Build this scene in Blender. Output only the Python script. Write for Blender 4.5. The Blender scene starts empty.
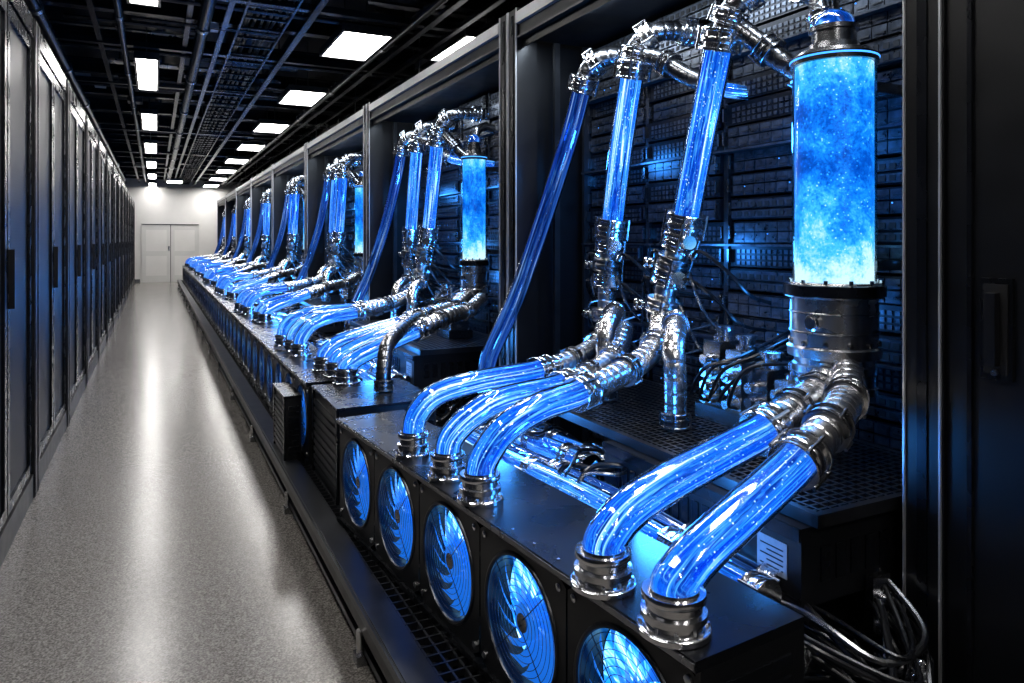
import bpy, math, random
from mathutils import Vector, Matrix
R = random.Random(7)
sc = bpy.context.scene
try:
    sc.view_settings.view_transform = 'Standard'
    sc.view_settings.look = 'None'
except Exception as e:
    print(e)

# ------------------------------------------------------------ materials
def newmat(name):
    m = bpy.data.materials.new(name); m.use_nodes = True
    nt = m.node_tree; nt.nodes.clear()
    out = nt.nodes.new('ShaderNodeOutputMaterial')
    return m, nt, out
def N(nt, t, **kw):
    n = nt.nodes.new(t)
    for k, v in kw.items(): setattr(n, k, v)
    return n
def ramp(nt, stops, src):
    r = N(nt, 'ShaderNodeValToRGB'); e = r.color_ramp.elements
    while len(e) > 1: e.remove(e[-1])
    e[0].position = stops[0][0]; e[0].color = (*stops[0][1], 1)
    for p, c in stops[1:]:
        x = e.new(p); x.color = (*c, 1)
    nt.links.new(src, r.inputs[0]); return r
def pbr(name, col, metal=0.0, rough=0.4, var=0.0, scale=20, bump=0.0, coat=0.0, emis=None, es=0.0, rv=0.25):
    m, nt, out = newmat(name)
    b = N(nt, 'ShaderNodeBsdfPrincipled'); nt.links.new(b.outputs[0], out.inputs[0])
    b.inputs['Metallic'].default_value = metal
    b.inputs['Coat Weight'].default_value = coat
    tc = N(nt, 'ShaderNodeTexCoord'); nz = N(nt, 'ShaderNodeTexNoise')
    nz.inputs['Scale'].default_value = scale; nz.inputs['Detail'].default_value = 4
    nt.links.new(tc.outputs['Object'], nz.inputs['Vector'])
    c2 = tuple(c * (1 - var) for c in col)
    r = ramp(nt, [(0.3, c2), (0.7, col)], nz.outputs[0]); nt.links.new(r.outputs[0], b.inputs['Base Color'])
    mr = N(nt, 'ShaderNodeMapRange'); mr.inputs[3].default_value = max(0.02, rough * (1-rv)); mr.inputs[4].default_value = min(1, rough * (1+rv))
    nt.links.new(nz.outputs[0], mr.inputs[0]); nt.links.new(mr.outputs[0], b.inputs['Roughness'])
    if bump:
        bp = N(nt, 'ShaderNodeBump'); bp.inputs['Strength'].default_value = bump; bp.inputs['Distance'].default_value = 0.002
        nt.links.new(nz.outputs[0], bp.inputs['Height']); nt.links.new(bp.outputs[0], b.inputs['Normal'])
    if emis:
        b.inputs['Emission Color'].default_value = (*emis, 1); b.inputs['Emission Strength'].default_value = es
    return m
def emit(name, col, s):
    m, nt, out = newmat(name)
    e = N(nt, 'ShaderNodeEmission'); e.inputs[0].default_value = (*col, 1); e.inputs[1].default_value = s
    nt.links.new(e.outputs[0], out.inputs[0]); return m

M = {}
M['black'] = pbr('black_powder_coat', (0.0055, 0.006, 0.0075), 0.1, 0.38, 0.3, 12)
M['gloss'] = pbr('black_gloss_metal', (0.019, 0.021, 0.026), 0.7, 0.27, 0.3, 8)
M['edge'] = pbr('satin_aluminium_edge', (0.60, 0.61, 0.63), 0.5, 0.34, 0.15, 6)
M['rail'] = pbr('dark_rail_metal', (0.085, 0.09, 0.10), 0.9, 0.35, 0.3, 10)
M['chrome'] = pbr('chrome_steel', (0.86, 0.86, 0.88), 1.0, 0.17, 0.08, 5, rv=.1)
M['steel'] = pbr('brushed_steel', (0.74, 0.735, 0.74), 1.0, 0.27, 0.08, 5, rv=.1)
M['gun'] = pbr('gunmetal', (0.28, 0.285, 0.30), 1.0, 0.27, 0.15, 6, rv=.1)
M['server'] = pbr('server_faceplate', (0.012, 0.014, 0.019), 0.6, 0.3, 0.4, 15)
M['bay'] = pbr('drive_bay_metal', (0.105, 0.12, 0.15), 0.7, 0.30, 0.7, 40)
M['dark'] = pbr('matte_black', (0.003, 0.003, 0.004), 0.0, 0.7, 0.2, 10)
M['cable'] = pbr('cable_rubber', (0.006, 0.0065, 0.008), 0.0, 0.28, 0.3, 10)
M['label'] = pbr('white_label', (0.5, 0.55, 0.6), 0.0, 0.5, 0.2, 60)
M['wall'] = pbr('painted_wall', (0.70, 0.69, 0.67), 0.0, 0.6, 0.06, 3)
M['door'] = pbr('painted_door', (0.60, 0.60, 0.58), 0.0, 0.45, 0.05, 3)
M['ceil'] = pbr('ceiling_deck', (0.012, 0.013, 0.015), 0.2, 0.3, 0.6, 2.5, 0.3)
M['duct'] = pbr('ceiling_duct', (0.062, 0.066, 0.075), 0.75, 0.24, 0.6, 4)
M['lamp'] = emit('lamp_diffuser', (1.0, 0.97, 0.94), 29.0)
M['led'] = emit('blue_led', (0.05, 0.3, 1.0), 2.5)

def perf():
    m, nt, out = newmat('perforated_door')
    b = N(nt, 'ShaderNodeBsdfPrincipled'); nt.links.new(b.outputs[0], out.inputs[0])
    tc = N(nt, 'ShaderNodeTexCoord'); v = N(nt, 'ShaderNodeTexVoronoi'); v.inputs['Scale'].default_value = 70; v.inputs['Randomness'].default_value = 0.0
    nt.links.new(tc.outputs['Object'], v.inputs['Vector'])
    r = ramp(nt, [(0.35, (0.001, 0.001, 0.001)), (0.5, (0.016, 0.018, 0.023))], v.outputs['Distance'])
    nt.links.new(r.outputs[0], b.inputs['Base Color'])
    b.inputs['Metallic'].default_value = 0.6; b.inputs['Roughness'].default_value = 0.42
    return m
M['perf'] = perf()
def floor_mat():
    m, nt, out = newmat('polished_concrete')
    b = N(nt, 'ShaderNodeBsdfPrincipled'); nt.links.new(b.outputs[0], out.inputs[0])
    tc = N(nt, 'ShaderNodeTexCoord')
    n1 = N(nt, 'ShaderNodeTexNoise'); n1.inputs['Scale'].default_value = 170; n1.inputs['Detail'].default_value = 4
    n2 = N(nt, 'ShaderNodeTexNoise'); n2.inputs['Scale'].default_value = 1.2; n2.inputs['Detail'].default_value = 3
    for n in (n1, n2): nt.links.new(tc.outputs['Object'], n.inputs['Vector'])
    r1 = ramp(nt, [(0.33, (0.060, 0.054, 0.048)), (0.5, (0.155, 0.143, 0.130)), (0.68, (0.30, 0.28, 0.26))], n1.outputs[0])
    nt.links.new(r1.outputs[0], b.inputs['Base Color'])
    mr = N(nt, 'ShaderNodeMapRange'); mr.inputs[3].default_value = 0.20; mr.inputs[4].default_value = 0.25
    nt.links.new(n2.outputs[0], mr.inputs[0]); nt.links.new(mr.outputs[0], b.inputs['Roughness'])
    bp = N(nt, 'ShaderNodeBump'); bp.inputs['Strength'].default_value = 0.08; bp.inputs['Distance'].default_value = 0.001
    nt.links.new(n1.outputs[0], bp.inputs['Height']); nt.links.new(bp.outputs[0], b.inputs['Normal'])
    return m
M['floor'] = floor_mat()
def glass():
    m, nt, out = newmat('clear_glass_tube')
    t = N(nt, 'ShaderNodeBsdfTransparent'); t.inputs[0].default_value = (0.92, 0.96, 1, 1)
    g = N(nt, 'ShaderNodeBsdfGlossy'); g.inputs['Roughness'].default_value = 0.08; g.inputs[0].default_value = (0.95, 0.98, 1, 1)
    tc = N(nt, 'ShaderNodeTexCoord'); nz = N(nt, 'ShaderNodeTexNoise'); nz.inputs['Scale'].default_value = 9; nt.links.new(tc.outputs['Object'], nz.inputs['Vector'])
    bp = N(nt, 'ShaderNodeBump'); bp.inputs['Strength'].default_value = 0.12; bp.inputs['Distance'].default_value = 0.01
    nt.links.new(nz.outputs[0], bp.inputs['Height']); nt.links.new(bp.outputs[0], g.inputs['Normal'])
    f = N(nt, 'ShaderNodeFresnel'); f.inputs[0].default_value = 2.1
    mx = N(nt, 'ShaderNodeMixShader')
    nt.links.new(f.outputs[0], mx.inputs[0]); nt.links.new(t.outputs[0], mx.inputs[1]); nt.links.new(g.outputs[0], mx.inputs[2])
    nt.links.new(mx.outputs[0], out.inputs[0]); return m
M['glass'] = glass()
def coolant(name, stops, strength, su=3.0, sr=1.3, scale=1.6, trans=None, bubbles=False):
    m, nt, out = newmat(name)
    uv = N(nt, 'ShaderNodeUVMap'); sp = N(nt, 'ShaderNodeSeparateXYZ'); nt.links.new(uv.outputs[0], sp.inputs[0])
    def ma(op, a, v):
        n = N(nt, 'ShaderNodeMath', operation=op); nt.links.new(a, n.inputs[0])
        if v is not None: n.inputs[1].default_value = v
        return n.outputs[0]
    ang = ma('MULTIPLY', sp.outputs[1], 2 * math.pi)
    cx = ma('MULTIPLY', ma('COSINE', ang, None), sr); cy = ma('MULTIPLY', ma('SINE', ang, None), sr)
    u = ma('MULTIPLY', sp.outputs[0], su)
    cb = N(nt, 'ShaderNodeCombineXYZ'); nt.links.new(u, cb.inputs[0]); nt.links.new(cx, cb.inputs[1]); nt.links.new(cy, cb.inputs[2])
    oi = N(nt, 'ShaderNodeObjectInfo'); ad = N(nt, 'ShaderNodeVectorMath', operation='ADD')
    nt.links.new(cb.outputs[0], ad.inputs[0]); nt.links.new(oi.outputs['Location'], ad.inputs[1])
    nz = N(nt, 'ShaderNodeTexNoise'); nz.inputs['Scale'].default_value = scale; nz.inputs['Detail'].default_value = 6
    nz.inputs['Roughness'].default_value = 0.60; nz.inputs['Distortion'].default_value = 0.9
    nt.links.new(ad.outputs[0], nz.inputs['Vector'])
    val = nz.outputs[0]
    if bubbles:
        tc = N(nt, 'ShaderNodeTexCoord'); vo = N(nt, 'ShaderNodeTexVoronoi'); vo.inputs['Scale'].default_value = 85
        nt.links.new(tc.outputs['Object'], vo.inputs['Vector'])
        mb_ = N(nt, 'ShaderNodeMapRange'); mb_.inputs[1].default_value = .12; mb_.inputs[2].default_value = .22; mb_.inputs[3].default_value = .16; mb_.inputs[4].default_value = 0
        nt.links.new(vo.outputs['Distance'], mb_.inputs[0])
        s_ = N(nt, 'ShaderNodeMath', operation='ADD'); nt.links.new(val, s_.inputs[0]); nt.links.new(mb_.outputs[0], s_.inputs[1]); val = s_.outputs[0]
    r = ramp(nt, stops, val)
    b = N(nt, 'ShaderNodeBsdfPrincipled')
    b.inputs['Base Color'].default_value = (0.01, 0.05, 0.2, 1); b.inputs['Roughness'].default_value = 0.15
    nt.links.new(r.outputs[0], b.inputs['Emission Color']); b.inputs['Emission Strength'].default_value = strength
    if trans:
        t = N(nt, 'ShaderNodeBsdfTransparent'); t.inputs[0].default_value = (0.40, 0.70, 1, 1)
        mr = N(nt, 'ShaderNodeMapRange'); mr.inputs[1].default_value = 0.44; mr.inputs[2].default_value = 0.64
        mr.inputs[3].default_value = trans[0]; mr.inputs[4].default_value = trans[1]
        nt.links.new(val, mr.inputs[0])
        mx = N(nt, 'ShaderNodeMixShader'); nt.links.new(mr.outputs[0], mx.inputs[0]); nt.links.new(t.outputs[0], mx.inputs[1]); nt.links.new(b.outputs[0], mx.inputs[2])
        nt.links.new(mx.outputs[0], out.inputs[0])
    else: nt.links.new(b.outputs[0], out.inputs[0])
    return m
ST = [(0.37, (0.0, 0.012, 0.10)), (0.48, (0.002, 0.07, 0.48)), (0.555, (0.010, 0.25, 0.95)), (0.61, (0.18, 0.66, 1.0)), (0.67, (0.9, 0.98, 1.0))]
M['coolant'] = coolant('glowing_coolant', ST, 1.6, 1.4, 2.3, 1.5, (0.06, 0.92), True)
M['coolant_in'] = coolant('glowing_coolant_core', [(0.38, (0.0, 0.02, 0.16)), (0.52, (0.004, 0.12, 0.75)), (0.66, (0.25, 0.75, 1.0))], 1.0, 9.0, 0.9, 2.0)
M['coolant_dim'] = coolant('dim_coolant', [(0.38, (0.001, 0.006, 0.035)), (0.52, (0.008, 0.05, 0.26)), (0.60, (0.06, 0.24, 0.7)), (0.68, (0.6, 0.8, 1.0))], 0.85, 1.0, 2.2, 1.7, (0.15, 0.92))
M['dim_in'] = coolant('dim_coolant_core', [(0.4, (0.0, 0.008, 0.05)), (0.55, (0.005, 0.05, 0.3)), (0.66, (0.1, 0.35, 0.8))], 0.7, 5.0, 0.8, 2.0)
M['fanglow'] = coolant('fan_backlight', [(0.3, (0.0, 0.06, 0.35)), (0.45, (0.01, 0.25, 1.0)), (0.56, (0.14, 0.56, 1.0)), (0.66, (0.75, 0.94, 1.0))], 2.1, 3.0, 2.6, 1.8)
M['blade'] = pbr('fan_blade', (0.05, 0.16, 0.5), 0.6, 0.25, 0.4, 40, emis=(0.012, 0.19, 0.9), es=0.75)  # emission paints the blue fan glow onto the blades
def liquid():
    m, nt, out = newmat('reservoir_liquid')
    tc = N(nt, 'ShaderNodeTexCoord')
    n1 = N(nt, 'ShaderNodeTexNoise'); n1.inputs['Scale'].default_value = 8; n1.inputs['Detail'].default_value = 9; n1.inputs['Roughness'].default_value = 0.72; n1.inputs['Distortion'].default_value = .3
    n2 = N(nt, 'ShaderNodeTexNoise'); n2.inputs['Scale'].default_value = 120; n2.inputs['Detail'].default_value = 2
    vo = N(nt, 'ShaderNodeTexVoronoi'); vo.inputs['Scale'].default_value = 75
    for n in (n1, n2, vo): nt.links.new(tc.outputs['Object'], n.inputs['Vector'])
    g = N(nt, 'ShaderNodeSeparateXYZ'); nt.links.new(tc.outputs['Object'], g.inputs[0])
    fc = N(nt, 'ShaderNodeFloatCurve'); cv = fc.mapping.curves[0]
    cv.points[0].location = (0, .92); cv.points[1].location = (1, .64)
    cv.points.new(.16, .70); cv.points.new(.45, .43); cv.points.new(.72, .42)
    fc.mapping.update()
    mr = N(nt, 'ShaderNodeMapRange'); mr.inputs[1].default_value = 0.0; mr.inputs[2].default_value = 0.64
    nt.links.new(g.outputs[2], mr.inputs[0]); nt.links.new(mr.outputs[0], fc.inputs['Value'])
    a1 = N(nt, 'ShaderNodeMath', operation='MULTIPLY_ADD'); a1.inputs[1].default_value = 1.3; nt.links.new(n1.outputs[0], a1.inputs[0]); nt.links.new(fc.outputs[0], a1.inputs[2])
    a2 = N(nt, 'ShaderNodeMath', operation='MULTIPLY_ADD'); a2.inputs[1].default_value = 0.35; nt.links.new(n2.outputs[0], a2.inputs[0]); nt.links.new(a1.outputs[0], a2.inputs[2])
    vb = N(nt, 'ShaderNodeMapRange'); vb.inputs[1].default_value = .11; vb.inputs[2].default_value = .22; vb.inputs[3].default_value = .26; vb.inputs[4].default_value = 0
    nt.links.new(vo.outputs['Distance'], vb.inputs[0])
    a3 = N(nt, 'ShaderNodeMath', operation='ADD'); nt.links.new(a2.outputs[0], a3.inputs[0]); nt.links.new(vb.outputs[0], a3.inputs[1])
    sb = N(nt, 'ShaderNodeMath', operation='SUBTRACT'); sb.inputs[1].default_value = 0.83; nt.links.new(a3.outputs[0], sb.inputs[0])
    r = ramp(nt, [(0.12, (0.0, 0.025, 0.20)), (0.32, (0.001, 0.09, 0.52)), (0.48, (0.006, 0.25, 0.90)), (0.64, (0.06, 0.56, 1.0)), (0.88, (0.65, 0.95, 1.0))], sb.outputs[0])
    b = N(nt, 'ShaderNodeBsdfPrincipled'); nt.links.new(b.outputs[0], out.inputs[0])
    b.inputs['Base Color'].default_value = (0.01, 0.05, 0.2, 1)
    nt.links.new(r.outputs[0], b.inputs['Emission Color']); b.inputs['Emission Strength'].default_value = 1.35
    return m
M['liquid'] = liquid()

# ------------------------------------------------------------ mesh builder
class MB:
    def __init__(s): s.v = []; s.f = []; s.m = []; s.sm = []; s.uv = []; s.slots = []
    def mi(s, mat):
        if mat not in s.slots: s.slots.append(mat)
        return s.slots.index(mat)
    def face(s, idx, mat, smooth=False, uv=None):
        s.f.append(idx); s.m.append(s.mi(mat)); s.sm.append(smooth); s.uv.append(uv)
    def box(s, x0, x1, y0, y1, z0, z1, mat):
        b = len(s.v)
        s.v += [(x0,y0,z0),(x1,y0,z0),(x1,y1,z0),(x0,y1,z0),(x0,y0,z1),(x1,y0,z1),(x1,y1,z1),(x0,y1,z1)]
        for q in ((0,3,2,1),(4,5,6,7),(0,1,5,4),(1,2,6,5),(2,3,7,6),(3,0,4,7)):
            s.face([b + i for i in q], mat)
    def rings(s, frames, n, mat, cap0=True, cap1=True):
        b = len(s.v); L = 0; Ls = [0]
        for i in range(1, len(frames)):
            L += (frames[i][0] - frames[i-1][0]).length + abs(frames[i][3]-frames[i-1][3]); Ls.append(L)
        for (p, X, Y, r) in frames:
            for j in range(n):
                a = 2 * math.pi * j / n
                s.v.append(tuple(p + X * (r * math.cos(a)) + Y * (r * math.sin(a))))
        for i in range(len(frames) - 1):
            for j in range(n):
                k = (j + 1) % n
                s.face([b+i*n+j, b+i*n+k, b+(i+1)*n+k, b+(i+1)*n+j], mat, True,
                       [(Ls[i], j/n), (Ls[i], (j+1)/n), (Ls[i+1], (j+1)/n), (Ls[i+1], j/n)])
        if cap0: s.face([b + j for j in range(n)][::-1], mat)
        if cap1:
            e = b + (len(frames)-1)*n; s.face([e + j for j in range(n)], mat)
    def sweep(s, pts, rad, n, mat, cap=True):
        pts = [Vector(p) for p in pts]
        T = []
        for i in range(len(pts)):
            a = pts[max(0, i-1)]; c = pts[min(len(pts)-1, i+1)]
            T.append((c - a).normalized())
        X = T[0].orthogonal().normalized(); fr = []
        for i, p in enumerate(pts):
            X = (X - T[i] * X.dot(T[i])).normalized(); Y = T[i].cross(X)
            r = rad if not hasattr(rad, '__len__') else rad[i]
            fr.append((p, X.copy(), Y, r))
        s.rings(fr, n, mat, cap, cap)
    def lathe(s, base, axis, prof, n, mat, cap=True):
        base = Vector(base); ax = Vector(axis).normalized(); X = ax.orthogonal().normalized(); Y = ax.cross(X)
        s.rings([(base + ax * h, X, Y, r) for h, r in prof], n, mat, cap, cap)
    def cyl(s, p0, p1, r, n, mat):
        p0 = Vector(p0); p1 = Vector(p1)
        s.lathe(p0, p1 - p0, [(0, r), ((p1-p0).length, r)], n, mat)
    def torus(s, c, axis, RR, r, n, k, mat):
        c = Vector(c); ax = Vector(axis).normalized(); X = ax.orthogonal().normalized(); Y = ax.cross(X)
        b = len(s.v)
        for i in range(n):
            a = 2*math.pi*i/n; d = X*math.cos(a)+Y*math.sin(a)
            for j in range(k):
                t = 2*math.pi*j/k
                s.v.append(tuple(c + d*(RR + r*math.cos(t)) + ax*(r*math.sin(t))))
        for i in range(n):
            for j in range(k):
                i2 = (i+1) % n; j2 = (j+1) % k
                s.face([b+i*k+j, b+i2*k+j, b+i2*k+j2, b+i*k+j2], mat, True)
    def build(s, name, origin=(0, 0, 0), loc=None, rotz=0.0, sharp=True):
        me = bpy.data.meshes.new(name)
        o = Vector(origin)
        me.from_pydata([tuple(Vector(p) - o) for p in s.v], [], s.f)
        for k in s.slots: me.materials.append(M[k])
        me.polygons.foreach_set('material_index', s.m)
        me.polygons.foreach_set('use_smooth', s.sm)
        ul = me.uv_layers.new(name='UVMap')
        data = []
        for f, uv in zip(s.f, s.uv):
            if uv is None: data += [0.0, 0.0] * len(f)
            else:
                for a, b2 in uv: data += [a, b2]
        ul.data.foreach_set('uv', data)
        me.update()
        if sharp:
            try: me.set_sharp_from_angle(angle=math.radians(38))
            except Exception as e: print(e)
        ob = bpy.data.objects.new(name, me); sc.collection.objects.link(ob)
        ob.location = Vector(loc) if loc is not None else o
        ob.rotation_euler[2] = rotz
        return ob
def dup(ob, dy=0, dx=0, rotz=None):
    n = bpy.data.objects.new(ob.name.split('.')[0], ob.data); sc.collection.objects.link(n)
    n.location = ob.location + Vector((dx, dy, 0)); n.rotation_euler = ob.rotation_euler
    if rotz is not None: n.rotation_euler[2] = rotz
    return n

def cr(pts, n=8):
    P = [Vector(p) for p in pts]; P = [P[0]*2 - P[1]] + P + [P[-1]*2 - P[-2]]
    out = []
    for i in range(1, len(P)-2):
        a, b, c, d = P[i-1:i+3]
        for k in range(n):
            t = k/n
            out.append(0.5*((2*b) + (c-a)*t + (2*a-5*b+4*c-d)*t*t + (3*b-a-3*c+d)*t**3))
    out.append(P[-2]); return out
def resample(pts, step):
    L = [0]
    for i in range(1, len(pts)): L.append(L[-1] + (pts[i]-pts[i-1]).length)
    n = max(4, int(L[-1]/step)); out = []; j = 0
    for i in range(n+1):
        d = L[-1]*i/n
        while j < len(L)-2 and L[j+1] < d: j += 1
        t = (d-L[j])/max(1e-9, L[j+1]-L[j]); out.append(pts[j].lerp(pts[j+1], min(1, max(0, t))))
    return out

# ------------------------------------------------------------ fittings
def coupling(mb, pos, d, r, L=0.07, mat='chrome', n=24):
    pos = Vector(pos); d = Vector(d).normalized()
    k = [(-.5,.95),(-.5,1.24),(-.47,1.28),(-.38,1.28),(-.35,1.24),(-.35,1.08),(-.14,1.08),(-.14,1.17),(-.10,1.2),(.10,1.2),(.14,1.17),(.14,1.08),(.35,1.08),(.35,1.24),(.38,1.28),(.47,1.28),(.5,1.24),(.5,.95)]
    mb.lathe(pos, d, [(a*L, b*r) for a, b in k], n, mat)
    X = d.orthogonal().normalized(); Y = d.cross(X)
    for q in (X, -X, Y, -Y):
        p = pos + q * r * 1.32
        mb.cyl(p - d*L*.52, p + d*L*.52, r*.10, 8, 'gun')
def glass_run(mb, pts, r, core='coolant', n=24):
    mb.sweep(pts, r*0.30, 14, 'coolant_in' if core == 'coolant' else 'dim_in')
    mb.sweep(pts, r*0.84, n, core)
    mb.sweep(pts, r, n, 'glass', cap=False)
def flex(mb, pts, r, mat='steel', n=24, pitch=.036):
    p = resample(pts, .005); rr = []
    for i in range(len(p)):
        ph = (i*.005 % pitch)/pitch
        rr.append(r*(.95 if ph < .14 else 1.0))
    mb.sweep(p, rr, n, mat)
def base_fitting(mb, p, r):
    k = [(0,1.52),(.009,1.52),(.011,1.46),(.011,1.2),(.024,1.18),(.026,1.36),(.038,1.36),(.04,1.16),(.056,1.16),(.058,1.30),(.061,1.33),(.069,1.33),(.072,1.30),(.072,1.06),(.078,1.04)]
    mb.lathe(p, (0,0,1), [(h, q*r) for h, q in k], 28, 'chrome')
    for i in range(8):
        a = i*math.pi/4+.2
        q = Vector(p) + Vector((math.cos(a), math.sin(a), 0))*r*1.36
        mb.cyl(q, q + Vector((0,0,.017)), r*.10, 6, 'steel')
def hose(pts, split, r, name='coolant_hose'):
    n = 8
    p0 = pts[0]; pts = [p0, (p0[0], p0[1], p0[2]+.07)] + list(pts[1:]); split += 1
    path = cr(pts, n); k = split*n
    mb = MB()
    base_fitting(mb, p0, r)
    g = path[n-2:k+1]
    glass_run(mb, g, r)
    if k < len(path)-1:
        coupling(mb, path[k], path[k+1]-path[k-1], r*1.02, 0.07)
        j = min(len(path)-2, k+6)
        m = path[k:]
        flex(mb, m, r*.98, 'steel')
        coupling(mb, path[j], path[j+1]-path[j-1], r*.96, 0.04, 'gun')
        j = min(len(path)-2, k+14)
        coupling(mb, path[j], path[j+1]-path[j-1], r*.96, 0.04, 'chrome')
    return mb.build(name, origin=p0)

ZT = 0.587
hoses = []
hoses.append(hose([(.758,2.26,ZT),(.775,2.26,.72),(.84,2.255,.778),(.98,2.25,.808),(1.28,2.34,.812),(1.5,2.43,.835),(1.66,2.53,.875),(1.745,2.60,.95)], 4, .038))
hoses.append(hose([(.778,2.0,ZT),(.793,1.995,.71),(.85,1.975,.768),(.96,2.0,.80),(1.24,2.11,.80),(1.42,2.19,.82),(1.58,2.29,.86),(1.70,2.40,.93)], 4, .039))
hoses.append(hose([(.789,1.787,ZT),(.805,1.78,.71),(.86,1.772,.775),(.98,1.80,.815),(1.16,1.86,.83),(1.44,1.96,.88),(1.60,2.06,.94),(1.68,2.14,1.03)], 4, .042))
hoses.append(hose([(.82,1.235,ZT),(.835,1.234,.69),(.89,1.24,.728),(1.02,1.262,.762),(1.34,1.30,.828),(1.50,1.345,.862),(1.63,1.39,.885),(1.70,1.42,.935)], 4, .044))
hoses.append(hose([(.84,1.036,ZT),(.856,1.036,.68),(.91,1.043,.712),(1.04,1.064,.76),(1.24,1.11,.82),(1.42,1.17,.873),(1.60,1.28,.895),(1.72,1.38,.94)], 4, .044))

def riser(bottom_pts, top_pts, elbow_pts, branch_pts, r, name='coolant_riser'):
    mb = MB()
    low = cr(bottom_pts, 6) if bottom_pts else None
    g = cr(top_pts, 8)
    glass_run(mb, g, r)
    coupling(mb, g[0], g[1]-g[0], r*1.08, .085)
    coupling(mb, g[-1], g[-1]-g[-2], r*1.08, .075)
    if low:
        flex(mb, low, r*.80, 'steel')
        L = len(low)
        for fr, mt in ((.22,'chrome'),(.42,'gun'),(.60,'chrome'),(.86,'steel')):
            i = max(1, min(L-2, int(fr*L)))
            coupling(mb, low[i], low[i+1]-low[i-1], r*.96, .055, mt)
            c = Vector(low[i]); s = -1 if mt == 'chrome' else 1
            mb.cyl(c, c+Vector((-.03, s*.075, 0)), .012, 12, 'steel')
            mb.lathe(c+Vector((-.03, s*.075, 0)), (-.35, s, 0), [(0,.02),(.012,.02),(.012,.012),(.022,.012),(.022,.024),(.030,.024)], 16, 'chrome')
    if elbow_pts:
        e = cr(elbow_pts, 6); flex(mb, e, r*.80, 'gun')
        i = len(e)//2; coupling(mb, e[i], e[i+1]-e[i-1], r*.9, .055, 'steel')
        coupling(mb, e[-3], e[-2]-e[-4], r*.9, .055)
        coupling(mb, e[4], e[5]-e[3], r*.92, .05, 'chrome')
    if branch_pts:
        e = cr(branch_pts, 6); flex(mb, e[:len(e)*2//3], r*.7, 'gun')
        glass_run(mb, e[len(e)*2//3-1:], r*.62)
        i = len(e)*2//3; coupling(mb, e[i], e[i]-e[i-2], r*.78, .05, 'steel'); coupling(mb, e[i//2], e[i//2+1]-e[i//2-1], r*.8, .05, 'gun')
    return mb.build(name, origin=top_pts[0])
risers = []
risers.append(riser([(1.75,2.575,1.32),(1.75,2.60,1.15),(1.748,2.605,.93)], [(1.75,2.57,1.34),(1.75,2.505,1.66),(1.75,2.42,1.985)],
    [(1.75,2.415,1.98),(1.755,2.39,2.08),(1.82,2.33,2.13),(1.99,2.28,2.13)], [(1.76,2.40,2.04),(1.78,2.28,2.0),(1.82,2.17,1.92),(1.9,2.08,1.86),(1.99,2.02,1.84)], .050))
risers.append(riser([(1.70,2.04,1.33),(1.69,2.10,1.18),(1.68,2.145,1.02)], [(1.70,2.036,1.344),(1.70,1.95,1.65),(1.70,1.856,1.96)],
    [(1.70,1.85,1.955),(1.71,1.80,2.06),(1.78,1.72,2.12),(1.99,1.68,2.13)], [(1.72,1.83,2.02),(1.76,1.74,1.93),(1.80,1.68,1.86),(1.88,1.62,1.80),(1.99,1.58,1.78)], .050))
def drop():
    mb = MB()
    g = cr([(1.46,3.235,.56),(1.47,3.21,.72),(1.58,3.15,1.0),(1.69,3.06,1.40),(1.74,2.90,1.78),(1.75,2.80,2.0)], 10)
    glass_run(mb, g, .045, 'coolant_dim')
    coupling(mb, g[-1], g[-1]-g[-2], .05, .07)
    coupling(mb, g[1], g[2]-g[0], .05, .07, 'gun')
    e = cr([(1.75,2.80,2.0),(1.77,2.76,2.08),(1.85,2.69,2.12),(1.99,2.63,2.11)], 6); flex(mb, e, .042, 'gun')
    coupling(mb, e[7], e[8]-e[6], .047, .05)
    return mb.build('coolant_drop_hose', origin=(1.46,3.235,.56))
drop0 = drop()

def downpipe(pts, r, mat='steel'):
    mb = MB(); e = cr(pts, 8); flex(mb, e, r, mat, 24, .045)
    coupling(mb, Vector(pts[-1]) + Vector((0,0,.028)), (0,0,1), r*1.0, .05, 'gun'); coupling(mb, e[4], e[5]-e[3], r, .05)
    return mb.build('flex_elbow_pipe', origin=pts[-1])
SH = .672
downs = [downpipe([(1.72,2.50,.99),(1.64,2.40,.985),(1.57,2.34,.93),(1.555,2.33,.82),(1.555,2.33,SH)], .036),
         downpipe([(1.67,2.06,1.0),(1.60,1.96,.985),(1.54,1.90,.93),(1.53,1.88,.83),(1.53,1.88,SH)], .037)]

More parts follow.
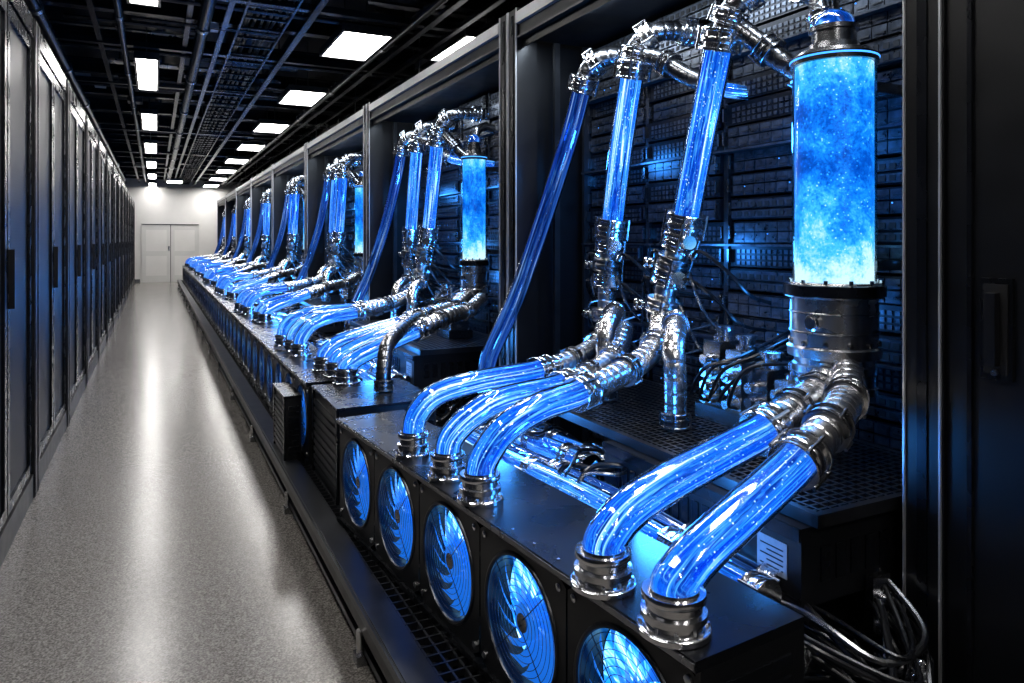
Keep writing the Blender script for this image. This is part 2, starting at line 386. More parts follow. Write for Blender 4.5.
def reservoir(feed=True):
    mb = MB(); c = Vector((1.75, 1.445, 0)); r = .112
    z0, z1 = 1.166, 1.80
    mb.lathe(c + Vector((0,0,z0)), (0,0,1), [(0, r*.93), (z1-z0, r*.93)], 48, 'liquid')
    mb.lathe(c + Vector((0,0,z0)), (0,0,1), [(0, r), (z1-z0, r)], 48, 'glass', cap=False)
    P = [(.905,.07),(.905,.100),(.915,.113),(.935,.113),(.94,.107),(.955,.107),(.96,.125),(.985,.127),(.99,.117),(1.125,.117),(1.128,.130),(1.15,.133),(1.158,.129),(1.17,.121),(1.172,.10)]
    mb.lathe(c, (0,0,1), P, 48, 'steel')
    mb.lathe(c, (0,0,1), [(1.13,.132),(1.132,.136),(1.162,.136),(1.164,.132)], 48, 'gloss')
    for i in range(12):
        a = i*math.pi/6
        q = c + Vector((math.cos(a)*.123, math.sin(a)*.123, 1.168)); mb.cyl(q, q+Vector((0,0,.010)), .006, 6, 'chrome')
        q = c + Vector((math.cos(a)*.1175, math.sin(a)*.1175, 1.0))
        mb.lathe(q, (math.cos(a), math.sin(a), 0), [(0,.008),(.006,.008),(.007,.004)], 8, 'gun')
    for zz in (1.03, 1.085): mb.torus(c + Vector((0,0,zz)), (0,0,1), .1175, .003, 48, 6, 'gun')
    mb.lathe(c + Vector((-.11,-.03,1.06)), (-1,-.2,0), [(0,.022),(.02,.022),(.022,.016),(.028,.016)], 20, 'chrome')
    P = [(1.79,.10),(1.79,.117),(1.812,.119),(1.815,.108),(1.825,.104),(1.828,.073),(1.85,.068),(1.85,.06),(1.885,.06),(1.887,.068),(1.90,.068),(1.902,.05)]
    mb.lathe(c, (0,0,1), P, 48, 'gun')
    mb.lathe(c, (0,0,1), [(1.802,.1185),(1.803,.1195),(1.806,.1195),(1.807,.1185)], 48, 'led')
    dome = [(1.90 + .05*math.sin(t*math.pi/16), .054*math.cos(t*math.pi/16)) for t in range(0, 8)]
    mb.lathe(c, (0,0,1), dome, 32, 'coolant_in')
    mb.lathe(c, (0,0,1), [(h+.004, q*1.08) for h, q in dome], 32, 'glass')
    if feed:
        e = cr([(1.79,1.55,2.27),(1.78,1.535,2.1),(1.765,1.51,1.98),(1.755,1.475,1.89)], 8); flex(mb, e, .028, 'gun')
        coupling(mb, e[12], e[13]-e[11], .031, .05); coupling(mb, e[20], e[21]-e[19], .031, .05)
    else:
        e = cr([(1.77,1.47,1.86),(1.80,1.49,1.97),(1.88,1.51,2.01),(1.99,1.52,2.0)], 8); flex(mb, e, .028, 'gun')
    for q in ((1.70,1.42),(1.76,1.38)):
        mb.lathe(Vector((q[0],q[1],.86)), (0,0,1), [(0,.05),(0,.056),(.02,.058),(.022,.05),(.05,.05)], 24, 'chrome')
    mb.box(1.82,2.0,1.40,1.49,1.20,1.23,'gun'); mb.box(1.82,2.0,1.40,1.49,1.72,1.75,'gun')
    return mb.build('coolant_reservoir', origin=(1.75,1.445,1.166))
res0 = reservoir()

# ------------------------------------------------------------ server racks (right row)
def cabinet(y0, y1, name='server_rack'):
    mb = MB(); X0, X1, H = 1.60, 2.70, 2.40; w = .10
    for a, b in ((y0, y0+w), (y1-w, y1)):
        mb.box(X0-.01, X0+.10, a, b, 0, 2.43, 'black')
        mb.box(X0-.016, X0-.01, a+.004, a+.009, .0, 2.43, 'edge'); mb.box(X0-.016, X0-.01, b-.009, b-.004, 0, 2.43, 'edge')
        if a == y0: mb.box(X0+.10, X1, a, b-.06, 0, 2.28, 'black')
        else: mb.box(X0+.10, X1, a+.06, b, 0, 2.28, 'black')
        mb.box(X0-.014, X0-.01, (a+b)/2-.012, (a+b)/2+.012, 0, 2.40, 'gloss')
    mb.box(X0, X1, y0+w, y1-w, 2.28, H, 'black')
    mb.box(X0-.02, X0, y0+w, y1-w, 2.35, H+.005, 'edge'); mb.box(X0-.012, X0, y0+w, y1-w, 2.28, 2.29, 'rail')
    mb.box(X0, X1, y0+w, y1-w, 0, .16, 'black')
    mb.box(X1-.03, X1, y0+w, y1-w, .16, 2.28, 'dark')
    mb.box(X0+.02, X0+.03, y0+w, y1-w, 2.24, 2.28, 'black')
    for yy in (y0+w+.02, y1-w-.04):
        mb.box(X0+.18, X0+.21, yy, yy+.02, .2, 2.27, 'rail'); mb.box(1.95, 1.98, yy, yy+.02, .2, 2.27, 'rail')
    a = y0 + w + .02; b = y1 - w - .02; nc = max(3, round((b-a)/.5)); cw = (b-a)/nc
    rr = random.Random(int(y0*100))
    rows = 23; z = .20; rh = (2.26-.20)/rows
    for c in range(nc+1):
        yy = a + c*cw; mb.box(1.985, 2.02, yy-.012, yy+.012, .2, 2.27, 'rail')
    for ri in range(rows):
        zz = z + ri*rh
        if ri % 4 == 3: mb.box(1.945, 2.0, a, b, zz+rh-.008, zz+rh, 'bay')
        for c in range(nc):
            ya = a + c*cw + .014; yb = a + (c+1)*cw - .014; off = rr.choice([0,.006,.016,.03])
            xf = 2.0 - off
            mb.box(xf, 2.4, ya, yb, zz+.004, zz+rh-.004, 'server')
            k = rr.random(); W = yb-ya
            if k < .45:
                n = 8
                for i in range(n):
                    p = ya+.02+(W-.04)*i/n; q = p+(W-.04)/n-.004
                    for (h0,h1) in ((.010,.5),(.53,.95)):
                        mb.box(xf-.008, xf, p, q, zz+.004+(rh-.008)*h0+.002, zz+.004+(rh-.008)*h1-.002, 'bay')
                        mb.box(xf-.012, xf-.008, p+.004, q-.012, zz+.004+(rh-.008)*h0+.010, zz+.004+(rh-.008)*h0+.016, 'rail')
                    if rr.random() < .22: mb.box(xf-.0095, xf-.008, q-.009, q-.005, zz+rh*.4, zz+rh*.4+.004, 'led')
            elif k < .8:
                for i in range(16):
                    p = ya+.03+(W-.06)*i/16
                    for j in range(3):
                        h = zz+.012+(rh-.024)*j/3
                        mb.box(xf-.004, xf, p, p+(W-.06)/16*.62, h, h+(rh-.024)/3*.6, 'bay')
            else:
                mb.box(xf-.01, xf, ya+.01, yb-.01, zz+.01, zz+rh*.42, 'bay'); mb.box(xf-.01, xf, ya+.01, yb-.01, zz+rh*.52, zz+rh-.012, 'bay')
                for i in range(12):
                    p = ya+.03+(W-.06)*i/12
                    mb.box(xf-.012, xf-.0099, p, p+.02, zz+.015, zz+.032, 'dark'); mb.box(xf-.012, xf-.0099, p, p+.02, zz+rh*.56, zz+rh*.56+.018, 'dark')
            for yy in (ya+.003, yb-.012):
                mb.box(xf-.020, xf, yy, yy+.009, zz+.02, zz+rh-.02, 'gun')
    return mb.build(name, origin=(1.60, y0, 0))
PITCH = 2.7
cabinet(1.02, 3.25)
cab1 = cabinet(3.25, 5.95)
NR = 7
for k in range(2, NR+1): dup(cab1, PITCH*(k-1))
mb = MB()
mb.box(1.60, 2.70, -1.2, 1.02, 0, 2.40, 'black')
mb.box(1.575, 1.60, -.1, .965, .06, 2.36, 'black')
mb.box(1.567, 1.575, .945, .955, .06, 2.36, 'gloss')
mb.box(1.567, 1.575, -.05, .03, .06, 2.36, 'gloss')
mb.box(1.566, 1.575, .862, .925, 1.00, 1.21, 'gloss')
mb.box(1.562, 1.567, .870, .917, 1.012, 1.198, 'dark')
mb.box(1.545, 1.563, .885, .905, 1.03, 1.18, 'black')
mb.cyl((1.562,.893,1.015),(1.556,.893,1.015),.007,10,'gun')
mb.build('closed_server_cabinet', origin=(1.6, -1.2, 0))

# ------------------------------------------------------------ fan bank (local coords)
def fan_bank(nf=5, cell=.385):
    mb = MB(); L = nf*cell; D = .27; H = .405; hz = .195
    mb.box(-.012, D, -L, 0, .385, H, 'gloss'); mb.box(-.012, D, -L, 0, 0, .02, 'gloss')
    mb.box(.085, D, -L, 0, .02, .385, 'black')
    mb.box(-.016, -.012, -L, 0, .390, .402, 'gun')
    mb.box(.0, .085, -.012, 0, .02, .385, 'black'); mb.box(.0, .085, -L, -L+.012, .02, .385, 'black')
    for i in range(8):
        mb.box(.04, D-.04, -L-.006, -L, .05+i*.04, .05+i*.04+.02, 'gloss')
    for i in range(20):
        mb.cyl((.012, -.05-i*(L-.1)/19, H), (.012, -.05-i*(L-.1)/19, H+.003), .004, 8, 'steel')
    for f in range(nf):
        cy = -cell*(f+.5); r = .158
        ns = 40
        def sq(a):
            c, s_ = math.cos(a), math.sin(a); hy, hzz = cell/2-.003, .1825
            t = min(hy/abs(c) if abs(c) > 1e-6 else 9, hzz/abs(s_) if abs(s_) > 1e-6 else 9)
            return (0.0, cy + c*t, hz+.0075 + s_*t)
        b = len(mb.v)
        for i in range(ns):
            a = 2*math.pi*(i+.5)/ns
            mb.v.append(sq(a)); mb.v.append((0.0, cy+r*math.cos(a), hz+.0075+r*math.sin(a)))
            mb.v.append((.075, cy+r*math.cos(a), hz+.0075+r*math.sin(a)))
        for i in range(ns):
            j = (i+1) % ns
            mb.face([b+3*i, b+3*i+1, b+3*j+1, b+3*j], 'black'); mb.face([b+3*i+1, b+3*i+2, b+3*j+2, b+3*j+1], 'gloss', True)
        c = Vector((0, cy, hz+.0075))
        mb.torus(c, (1,0,0), r, .006, 48, 8, 'rail')
        mb.lathe(c+Vector((.07,0,0)), (-1,0,0), [(0,.156),(.001,.12),(.002,.08),(.003,.03)], 48, 'fanglow')
        nb = 15
        for k in range(nb):
            a0 = 2*math.pi*k/nb; bb = len(mb.v); nr = 7
            for i in range(nr):
                t = i/(nr-1); rr = .045 + .105*t; a = a0 + .6*t
                ch = .22 + .09*t
                for (da, dx) in ((-ch*.5, .046-.004*t), (0, .036), (ch*.5, .024+.002*t)):
                    mb.v.append((dx, cy+rr*math.cos(a+da), hz+.0075+rr*math.sin(a+da)))
            for i in range(nr-1):
                for j in range(2):
                    p = bb+i*3+j; mb.face([p, p+1, p+4, p+3], 'blade', True)
        mb.lathe(c+Vector((.06,0,0)), (-1,0,0), [(0,.045),(.04,.045),(.047,.041),(.05,.028),(.051,.001)], 32, 'blade')
        mb.lathe(c+Vector((.0085,0,0)), (-1,0,0), [(0,.022),(.002,.022),(.003,.001)], 24, 'gun')
        for q in (.04,.055,.07,.085,.10,.115,.13,.145): mb.torus(c, (1,0,0), q, .0008, 40, 4, 'gun')
        for k in range(4):
            a = math.pi/4 + k*math.pi/2; d = Vector((0, math.cos(a), math.sin(a)))
            mb.cyl(c+d*.02, c+d*.158, .0014, 6, 'gun')
        for sy in (-1, 1):
            for sz in (-1, 1):
                q = c + Vector((0, sy*.165, sz*.155)); mb.lathe(q, (-1,0,0), [(0,.009),(.004,.009),(.006,.004)], 12, 'steel')
    return mb
fb0 = fan_bank().build('fan_bank', loc=(.656, 2.86, .18), rotz=math.radians(4.9))
o = dup(fb0, 0, 0, 0.0); o.location = Vector((.68, 2.86+PITCH, .18))
fb2 = fan_bank(7).build('fan_bank', loc=(.68, 2.86+PITCH*2, .18))
for k in range(3, NR+1):
    o = dup(fb2); o.location = Vector((.68, 2.86+PITCH*k, .18))

# ------------------------------------------------------------ shelf, chassis, manifolds
def shelf():
    mb = MB(); x0, x1, y0, y1 = 1.33, 1.95, 1.14, 2.75; z = .672
    mb.box(x0, x0+.02, y0, y1, z-.03, z, 'rail'); mb.box(x1-.02, x1, y0, y1, z-.03, z, 'rail')
    mb.box(x0, x1, y0, y0+.02, z-.03, z, 'rail'); mb.box(x0, x1, y1-.02, y1, z-.03, z, 'rail')
    n = 62
    for i in range(n): 
        y = y0+.02+(y1-y0-.04)*(i+.5)/n; mb.box(x0+.02, x1-.02, y-.004, y+.004, z-.012, z-.002, 'rail')
    for i in range(18):
        x = x0+.02+(x1-x0-.04)*(i+.5)/18; mb.box(x-.004, x+.004, y0+.02, y1-.02, z-.012, z-.001, 'rail')
    for y in (y0+.03, (y0+y1)/2, y1-.05):
        mb.box(x1-.03, x1, y, y+.03, .16, z-.03, 'black')
    return mb.build('grated_shelf', origin=(x0, y0, z))
sh0 = shelf()
def module():
    mb = MB(); x0, x1, y0, y1, z0, z1 = 1.30, 1.90, 1.16, 1.95, .46, .64
    mb.box(x0, x1, y0, y1, z0, z1, 'black')
    mb.box(x0-.008, x0, y0, y1, z1-.03, z1, 'gloss'); mb.box(x0-.008, x0, y0, y1, z0, z0+.02, 'gloss')
    mb.box(x0-.002, x0, y0+.04, y0+.13, z0+.05, z0+.13, 'label')
    for i in range(5):
        mb.box(x0-.003, x0-.002, y0+.05, y0+.12-(i%2)*.02, z0+.062+i*.012, z0+.065+i*.012, 'dark')
    for i in range(12): mb.box(x0-.004, x0, y0+.26+i*.04, y0+.285+i*.04, z0+.04, z1-.05, 'gloss')
    for i in range(10): mb.box(x0+.06+i*.05, x0+.09+i*.05, y0-.004, y0, z0+.05, z1-.05, 'gloss')
    for x in (x0+.03, x1-.05):
        for y in (y0+.03, y1-.05): mb.box(x, x+.03, y, y+.03, .176, z0, 'rail')
    return mb.build('pump_module', origin=(x0, y0, z0))
mod0 = module()
def manifold():
    mb = MB(); z = SH
    for dx, dy, hh in ((0,0,0),(-.06,-.27,-.05)):
        mb.box(1.70+dx, 1.86+dx, 1.76+dy, 1.98+dy, z, z+.05, 'gun')
        mb.box(1.72+dx, 1.84+dx, 1.78+dy, 1.85+dy, z+.05, z+.25+hh, 'steel'); mb.box(1.72+dx, 1.84+dx, 1.88+dy, 1.96+dy, z+.05, z+.27+hh, 'gun')
        for (y, h) in ((1.815+dy,.25+hh),(1.92+dy,.27+hh)):
            mb.lathe((1.78+dx, y, z+h), (0,0,1), [(0,.04),(.015,.04),(.015,.028),(.035,.028),(.035,.036),(.05,.036),(.052,.02)], 20, 'chrome')
            for j in range(4 if hh == 0 else 3):
                mb.lathe((1.72+dx, y, z+.075+j*.045), (-1,0,0), [(0,.018),(.012,.018),(.012,.012),(.03,.012),(.03,.016),(.04,.016)], 14, 'chrome' if j % 2 else 'steel')
                mb.lathe((1.78+dx, 1.78+dy, z+.075+j*.045), (0,-1,0), [(0,.016),(.012,.016),(.012,.01),(.03,.01)], 14, 'steel')
    return mb.build('valve_manifold', origin=(1.78, 1.87, z))
man0 = manifold()
def lowlines():
    mb = MB(); rr = random.Random(3)
    mb.box(1.17, 1.60, 1.26, 2.95, .176, .40, 'black')
    mb.box(1.165, 1.17, 1.26, 2.95, .36, .39, 'rail')
    for i in range(9):
        mb.box(1.02, 1.57, 1.28+i*.19, 1.30+i*.19, .41, .425, 'rail')
    for i in range(5):
        x = 1.09 + i*.093; r = .040; z = .485 + (.02 if i % 2 else 0)
        pts = [(x-.08, 2.80-.03*i, z), (x-.06+rr.uniform(-.01,.01), 2.3, z+rr.uniform(0,.02)), (x-.03+rr.uniform(-.01,.01), 1.8, z+rr.uniform(0,.03)), (x, 1.30+.05*i, z), (x+.02, 1.12+.05*i, z-.01)]
        if i >= 3: pts = [pts[0], pts[1], (x-.03, 2.0+.03*i, z)]
        p = cr(pts, 8); glass_run(mb, p, r, 'coolant' if i != 2 else 'coolant_dim', 20)
        for j in (1, len(p)//3, len(p)*2//3, len(p)-2): coupling(mb, p[j], p[j+1]-p[j-1], r, .05, 'chrome' if j != 1 else 'gun', 18)
    return mb.build('coolant_line_tray', origin=(1.17, 1.0, .176))
low0 = lowlines()
def cables(seed):
    mb = MB(); rr = random.Random(seed); u = rr.uniform
    for i in range(30):
        y = u(1.12, 1.5); x = u(1.05, 1.25); z = .44-.22*(i/30)
        p = [(x, y+.25, .46+u(0,.05)), (x+.08, y+.08, .44+u(-.02,.04)), (x+u(.08,.18), y-.14, z+u(-.02,.05)), (1.36+u(-.05,.08), .96+u(-.03,.08), z-.02+u(-.04,.03)), (1.48+u(-.03,.04), 1.00+u(0,.08), z+u(-.03,.04)), (1.57, 1.20+u(-.03,.05), z+.06)]
        mb.sweep(cr(p, 7), u(.004,.009), 8, 'cable' if i % 7 else 'gun')
    for i in range(8):
        y = u(1.4, 2.6)
        p = [(1.10, y, .45), (1.16, y+u(-.05,.05), .565+u(0,.02)), (1.26, y+u(-.1,.1), .58+u(-.02,.03)), (1.42, y+u(-.1,.1), .55), (1.56, y+u(-.1,.1), .42)]
        mb.sweep(cr(p, 7), u(.005,.009), 8, rr.choice(['cable','gun','cable']))
    for (bx, by, bz) in ((1.70,2.06,1.22),(1.69,2.10,1.12),(1.75,2.58,1.2),(1.75,2.6,1.08)):
        for s in (1, -1):
            p = [(bx, by+s*.05, bz), (bx-.02, by+s*.13, bz+.03), (bx+.04, by+s*.20, bz-.04), (bx+.12, by+s*.22, bz-.12), (1.99, by+s*.16, bz-.16)]
            mb.sweep(cr(p, 8), .007, 8, 'cable'); q = cr(p, 8)
            coupling(mb, q[3], q[4]-q[2], .010, .025, 'chrome', 12)
            p = [(bx, by+s*.05, bz-.05), (bx-.03, by+s*.10, bz-.08), (bx+.02, by+s*.12, bz-.2), (bx+.12, by+s*.14, bz-.28), (1.99, by+s*.1, bz-.25)]
            mb.sweep(cr(p, 8), .006, 8, 'gun')
    for i in range(5):
        y = 1.78+.045*i
        p = [(1.70, y, .74+.03*(i%3)), (1.64, y-.03, .77), (1.62, y-.12, .85+u(-.03,.06)), (1.72, y-.18, .92+u(-.05,.05)), (1.99, y-.2+u(-.05,.05), .95+u(-.1,.1))]
        mb.sweep(cr(p, 8), .006, 8, 'cable')
    for i in range(4):
        p = [(1.97, 1.2+.04*i, .55+.02*i), (1.75, 1.16+.03*i, .42), (1.62, 1.16+.03*i, .34+.02*i), (1.56, 1.25+.03*i, .30), (1.48, 1.4, .42)]
        mb.sweep(cr(p, 8), .008, 8, 'cable')
    for (x,y,z) in ((1.46,.99,.36),(1.30,.99,.34),(1.20,1.08,.42),(1.38,.97,.26)):
        coupling(mb, (x,y,z), (1,.4,.3), .018, .05)
    return mb.build('cable_loom', origin=(1.3, 1.6, .42))
cab_l = cables(11)
mb = MB()
mb.box(1.50,1.56,1.13,1.15,.176,.50,'gun')
for i in range(4): mb.lathe((1.53,1.13,.24+i*.07),(0,-1,0),[(0,.02),(.01,.02),(.01,.014),(.02,.014)],16,'chrome')
mb.build('connector_bracket', origin=(1.5,1.13,.176))

res1 = reservoir(False); res1.location += Vector((.04, PITCH, 0)); res1.scale = (.68, .68, 1)
for k in range(1, NR+1):
    for o in hoses + risers + [drop0] + downs + [sh0, mod0, man0, low0, cab_l]:
        dup(o, PITCH*k)
    if k > 1: o = dup(res1, PITCH*(k-1)); o.scale = (.68, .68, 1)
dup(hoses[4], PITCH-.21)
downpipe([(1.40,3.86,.88),(1.18,3.58,.86),(1.00,3.34,.80),(.955,3.27,.70),(.95,3.26,.590)], .036, 'gun')

def ventbox(x0, x1, y0, y1, z1, name):
    mb = MB(); mb.box(x0, x1, y0, y1, .18, z1, 'black')
    n = 9; h = (z1-.18-.06)/n
    for i in range(n):
        z = .21+i*h
        mb.box(x0-.008, x0, y0+.03, y1-.03, z, z+h*.55, 'rail')
        mb.box(x0+.012, x1-.012, y0-.008, y0, z, z+h*.55, 'gloss')
    mb.box(x0-.01, x0, y0, y0+.02, .18, z1, 'gloss'); mb.box(x0-.01, x0, y1-.02, y1, .18, z1, 'gloss'); mb.box(x0-.012, x1, y0-.01, y1, z1, z1+.012, 'gloss')
    mb.build(name, origin=(x0, y0, .18))
ventbox(.69, 1.12, 3.02, 3.55, .575, 'louvred_air_box')
ventbox(.585, .66, 3.72, 4.08, .50, 'louvred_air_box')

# ------------------------------------------------------------ plinth / walkway
Y0, Y1 = .2, 1.12+PITCH*(NR+1)-.6
mb = MB()
mb.box(.56, .615, Y0, Y1, .10, .18, 'black'); mb.box(.552, .56, Y0, Y1, .155, .182, 'rail'); mb.box(.56, .64, Y0, Y1, .18, .188, 'rail')
mb.box(.60, .64, Y0, Y1, .0, .10, 'dark')
mb.box(.57, .60, Y0, Y1, .03, .05, 'rail')
mb.box(.64, 1.60, Y0, Y1, .0, .12, 'dark')
mb.box(.92, 1.60, Y0, Y1, .12, .176, 'black')
for i in range(8):
    x = .65 + i*.037; mb.box(x-.003, x+.003, Y0, Y1, .155, .177, 'rail')
n = int((Y1-Y0)/.045)
for i in range(n):
    y = Y0 + i*.045; mb.box(.64, .92, y, y+.006, .16, .178, 'rail')
y = .8
while y < Y1:
    mb.box(.545, .60, y, y+.05, 0, .03, 'gun'); mb.cyl((.56,y+.025,.03),(.56,y+.025,.10),.012,10,'steel'); y += 1.35
mb.build('grated_walkway', origin=(.56, Y0, 0))

# ------------------------------------------------------------ left row
def leftrack():
    mb = MB(); w = 1.5; X = -.56; H = 2.40
    mb.box(-1.55, X-.02, .0, w, 0, H, 'black')
    for a in (0, w-.09): mb.box(X-.02, X+.02, a, a+.09, 0, H, 'black'); mb.box(X+.02, X+.023, a+.01, a+.014, 0, H, 'gloss')
    mb.box(X-.02, X+.015, .09, w-.09, 0, .12, 'black'); mb.box(X-.02, X+.015, .09, w-.09, H-.1, H, 'gloss')
    for (a, b) in ((.10, w/2-.01), (w/2+.01, w-.10)):
        mb.box(X-.02, X-.005, a+.05, b-.05, .18, H-.17, 'perf')
        mb.box(X-.02, X+.008, a, a+.05, .13, H-.11, 'gloss'); mb.box(X-.02, X+.008, b-.05, b, .13, H-.11, 'gloss')
        mb.box(X-.02, X+.008, a+.05, b-.05, .13, .18, 'gloss'); mb.box(X-.02, X+.008, a+.05, b-.05, H-.17, H-.11, 'gloss')
    mb.box(X+.008, X+.03, w/2+.02, w/2+.045, 1.0, 1.25, 'black')
    for y in (.05, w-.06): mb.cyl((X-.05, y, -.0), (X-.05, y, .02), .02, 10, 'gun')
    return mb.build('perforated_rack_cabinet', origin=(X, 0, 0), loc=(X, -1.65, 0))
lr = leftrack()
for k in range(1, 17): dup(lr, 1.51*k)

# ------------------------------------------------------------ room
YE = 24.6
def slab(name, a, mat):
    mb = MB(); mb.box(*a, mat); return mb.build(name, origin=(a[0], a[2], a[4]))
slab('floor', (-1.75, 2.95, -3, YE, -.05, 0), 'floor')
slab('wall_left', (-1.85, -1.75, -3, YE, 0, 3.5), 'dark')
slab('wall_right', (2.95, 3.05, -3, YE, 0, 3.5), 'dark')
slab('wall_far', (-1.85, 3.05, YE, YE+.1, 0, 3.5), 'wall')
slab('wall_back', (-1.85, 3.05, -3.1, -3, 0, 3.5), 'dark')
slab('ceiling', (-1.85, 3.05, -3.1, YE+.1, 3.5, 3.6), 'ceil')
YD = YE-.004
mb = MB()
for (a, b) in ((-.35,.42),(.44,1.21)):
    mb.box(a, b, YD-.03, YD, .0, 1.75, 'door'); mb.box(a+.1, b-.1, YD-.036, YD-.03, .2, .8, 'wall'); mb.box(a+.1, b-.1, YD-.036, YD-.03, .95, 1.6, 'wall')
mb.box(-.37,-.35,YD-.05,YD,0,1.78,'door'); mb.box(1.21,1.23,YD-.05,YD,0,1.78,'door'); mb.box(-.37,1.23,YD-.05,YD,1.75,1.78,'rail'); mb.box(.42,.44,YD-.03,YD,0,1.75,'rail')
mb.box(.36,.40,YD-.06,YD-.03,.95,1.1,'gun')
mb.build('door_1', origin=(-.4, YE, 0))
slab('baseboard_far', (-1.75, -.41, YD-.015, YD, 0, .1), 'rail')

YC = YE - .02
mb = MB()
y = 1.5
while y < YE:
    mb.box(-1.75, 2.95, y-.05, y+.05, 3.10, 3.115, 'duct'); mb.box(-1.75, 2.95, y-.006, y+.006, 3.115, 3.24, 'duct'); mb.box(-1.75, 2.95, y-.05, y+.05, 3.24, 3.255, 'duct')
    for x in (-1.0, -.35, .65, 1.15, 2.1, 2.6): mb.cyl((x, y, 3.25), (x, y, 3.5), .008, 6, 'rail')
    y += 1.25
mb.build('ceiling_joists', origin=(0, 1.5, 3.1))
mb = MB()
for (x, z, w) in ((-.45,3.02,.04),(.22,3.04,.04),(.48,3.0,.04),(1.05,2.98,.05),(1.95,3.0,.05),(2.15,2.96,.04),(2.75,3.0,.04),(-1.1,3.02,.05)):
    mb.box(x, x+w, -1, YC, z, z+.04, 'duct')
mb.build('unistrut_rail', origin=(0,-1,3))
for (x, z, r) in ((-.8,3.02,.05),(.78,3.36,.07),(1.25,3.34,.04),(2.45,3.02,.05),(2.62,2.95,.035),(.05,3.38,.05),(.35,3.02,.05),(-.25,3.03,.03),(1.85,3.03,.04)):
    mb = MB(); mb.cyl((x,-1,z),(x,YC,z),r,16,'duct')
    yy = 0
    while yy < YC-.1: mb.cyl((x,yy,z),(x,yy+.08,z),r*1.2,16,'steel'); yy += 2.1
    mb.build('overhead_pipe', origin=(x,-1,z))
mb = MB(); rr = random.Random(21)
for i in range(120):
    x = rr.uniform(-1.6, 2.8); y = rr.uniform(2, 23.5); z = rr.uniform(3.0, 3.35); s = rr.uniform(.04,.12)
    if rr.random() < .5: mb.box(x-s, x+s, y-s, y+s*1.4, z, z+s*.8, rr.choice(['duct','rail','edge']))
    else: mb.cyl((x-rr.uniform(.2,.9), y, z), (x+rr.uniform(.2,.9), y, z), rr.uniform(.01,.03), 8, rr.choice(['duct','steel','duct']))
mb.build('ceiling_conduit', origin=(0,2,3.1))
def tray(x0, x1, z):
    mb = MB(); mb.box(x0, x0+.015, -1, YC, z, z+.08, 'duct'); mb.box(x1-.015, x1, -1, YC, z, z+.08, 'duct')
    y = -1
    while y < YC-.05: mb.box(x0, x1, y, y+.02, z+.01, z+.03, 'duct'); y += .3
    y = -.8
    while y < YC-.05:
        for x in (x0+.007, x1-.007): mb.cyl((x,y,z+.08),(x,y,3.5),.005,6,'rail')
        y += 2.4
    rr = random.Random(5)
    for i in range(7):
        xx = x0+.03+(x1-x0-.06)*i/6; mb.sweep(cr([(xx+rr.uniform(-.02,.02), -1+j*1.59, z+.045+rr.uniform(0,.015)) for j in range(17)], 3), .012, 6, 'cable')
    mb.build('cable_tray', origin=(x0,-1,z))
tray(-1.7, -1.3, 2.9); tray(.60, .95, 3.0); tray(2.2, 2.55, 2.75)
mb = MB()
for (y, z) in ((5.5,3.01),(7.2,3.01),(9.0,3.01),(12.7,3.01),(15.9,3.01),(19.1,3.01)):
    mb.box(-1.75, 2.95, y, y+.07, z, z+.05, 'duct')
    mb.cyl((-1.75,y+.3,3.04),(2.95,y+.3,3.04),.02,10,'duct')
mb.build('cross_beams', origin=(0,5,2.93))

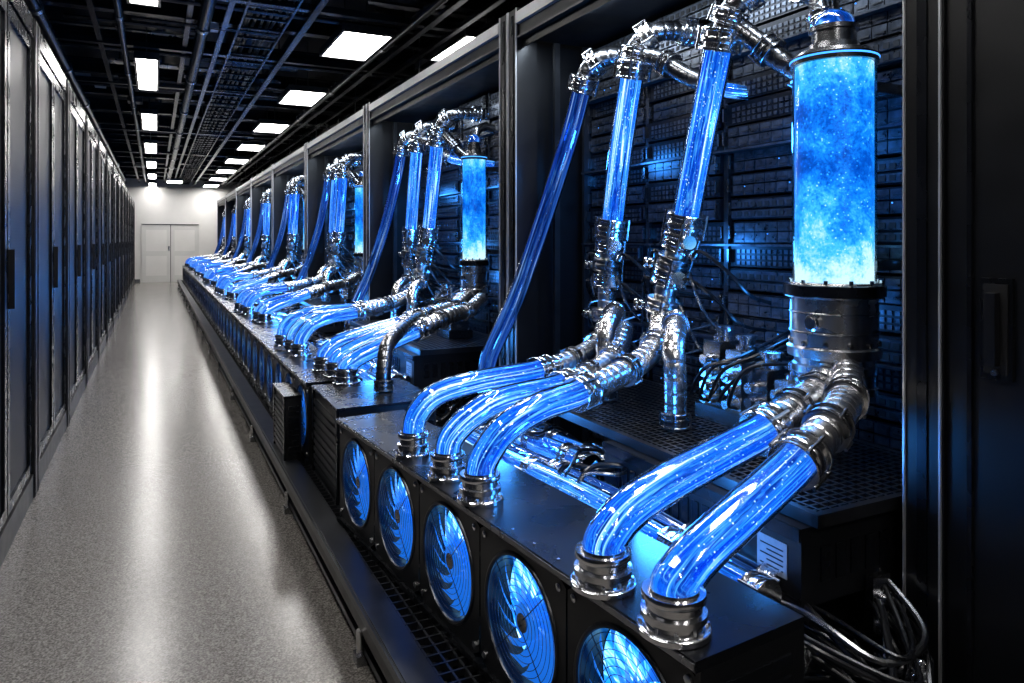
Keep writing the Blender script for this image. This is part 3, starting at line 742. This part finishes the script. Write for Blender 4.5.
def fixture(w, l):
    mb = MB(); 
    mb.box(-w/2-.02, w/2+.02, -l/2-.02, l/2+.02, 0, .05, 'rail')
    for (a,b,c,d) in ((-w/2-.02,-w/2,-l/2-.02,l/2+.02),(w/2,w/2+.02,-l/2-.02,l/2+.02),(-w/2,w/2,-l/2-.02,-l/2),(-w/2,w/2,l/2,l/2+.02)):
        mb.box(a,b,c,d,-.015,0,'gun')
    mb.box(-w/2, w/2, -l/2, l/2, -.008, 0, 'lamp')
    for y in (-l/2+.05, l/2-.05): mb.cyl((0,y,.05),(0,y,.55),.005,6,'rail')
    return mb
FP = fixture(.38, .85); FL = fixture(.17, 1.5)
ZL = 2.95
y = -1.4; first = None
while y < YE-.6:
    if first is None: first = FP.build('ceiling_light_panel', loc=(1.53, y, ZL))
    else: o = dup(first); o.location = (1.53, y, ZL)
    y += 2.5
y = -1.5; first = None
while y < YE-.4:
    if first is None: first = FL.build('linear_ceiling_light', loc=(-.07, y, ZL))
    else: o = dup(first); o.location = (-.07, y, ZL)
    y += 3.2
for (x, y) in ((2.45, 5.8), (.5, 22.6), (1.53, 23.9)):  # last two panels added to brighten the far wall
    o = dup(bpy.data.objects['ceiling_light_panel']); o.location = (x, y, ZL)

def pl(loc, e, r=.06, col=(.04,.30,1.0)):  # added blue point lights, strengthen the coolant glow on nearby surfaces
    l = bpy.data.lights.new('blue_fill_light', 'POINT'); l.energy = e; l.color = col; l.shadow_soft_size = r
    o = bpy.data.objects.new('blue_fill_light', l); o.location = loc; sc.collection.objects.link(o)
def fill_strip(y, ln, e):  # added area light under the header, brightens the dim rack interior
    l = bpy.data.lights.new('rack_fill_light', 'AREA'); l.shape = 'RECTANGLE'; l.size = .05; l.size_y = ln; l.energy = e; l.color = (.74,.86,1)
    o = bpy.data.objects.new('rack_fill_light', l); o.location = (1.66, y, 2.265); o.rotation_euler = (0, math.radians(-10), 0); sc.collection.objects.link(o)
fill_strip(2.13, 1.9, 15)
for k in range(0, 6):
    pl((1.16, 1.5+PITCH*k, .66), 6.0); pl((1.16, 2.45+PITCH*k, .66), 6.0)
    for (y, z) in ((1.72,1.62),(2.25,1.25),(2.72,1.65),(1.72,1.05)): pl((1.80, y+PITCH*k, z), 3.6, .05)
    if k: fill_strip(1.9+PITCH*k, 2.2, 9)

w = bpy.data.worlds.new('world'); sc.world = w; w.use_nodes = True
w.node_tree.nodes['Background'].inputs[0].default_value = (.02,.025,.035,1); w.node_tree.nodes['Background'].inputs[1].default_value = .5

cd = bpy.data.cameras.new('camera'); cam = bpy.data.objects.new('camera', cd); sc.collection.objects.link(cam)
cam.location = (0, 0, 1.29); cam.rotation_euler = (math.pi/2, 0, -math.radians(26.37))
cd.sensor_width = 36; cd.lens = 25.31; cd.shift_y = -.0991; cd.clip_start = .02
sc.camera = cam
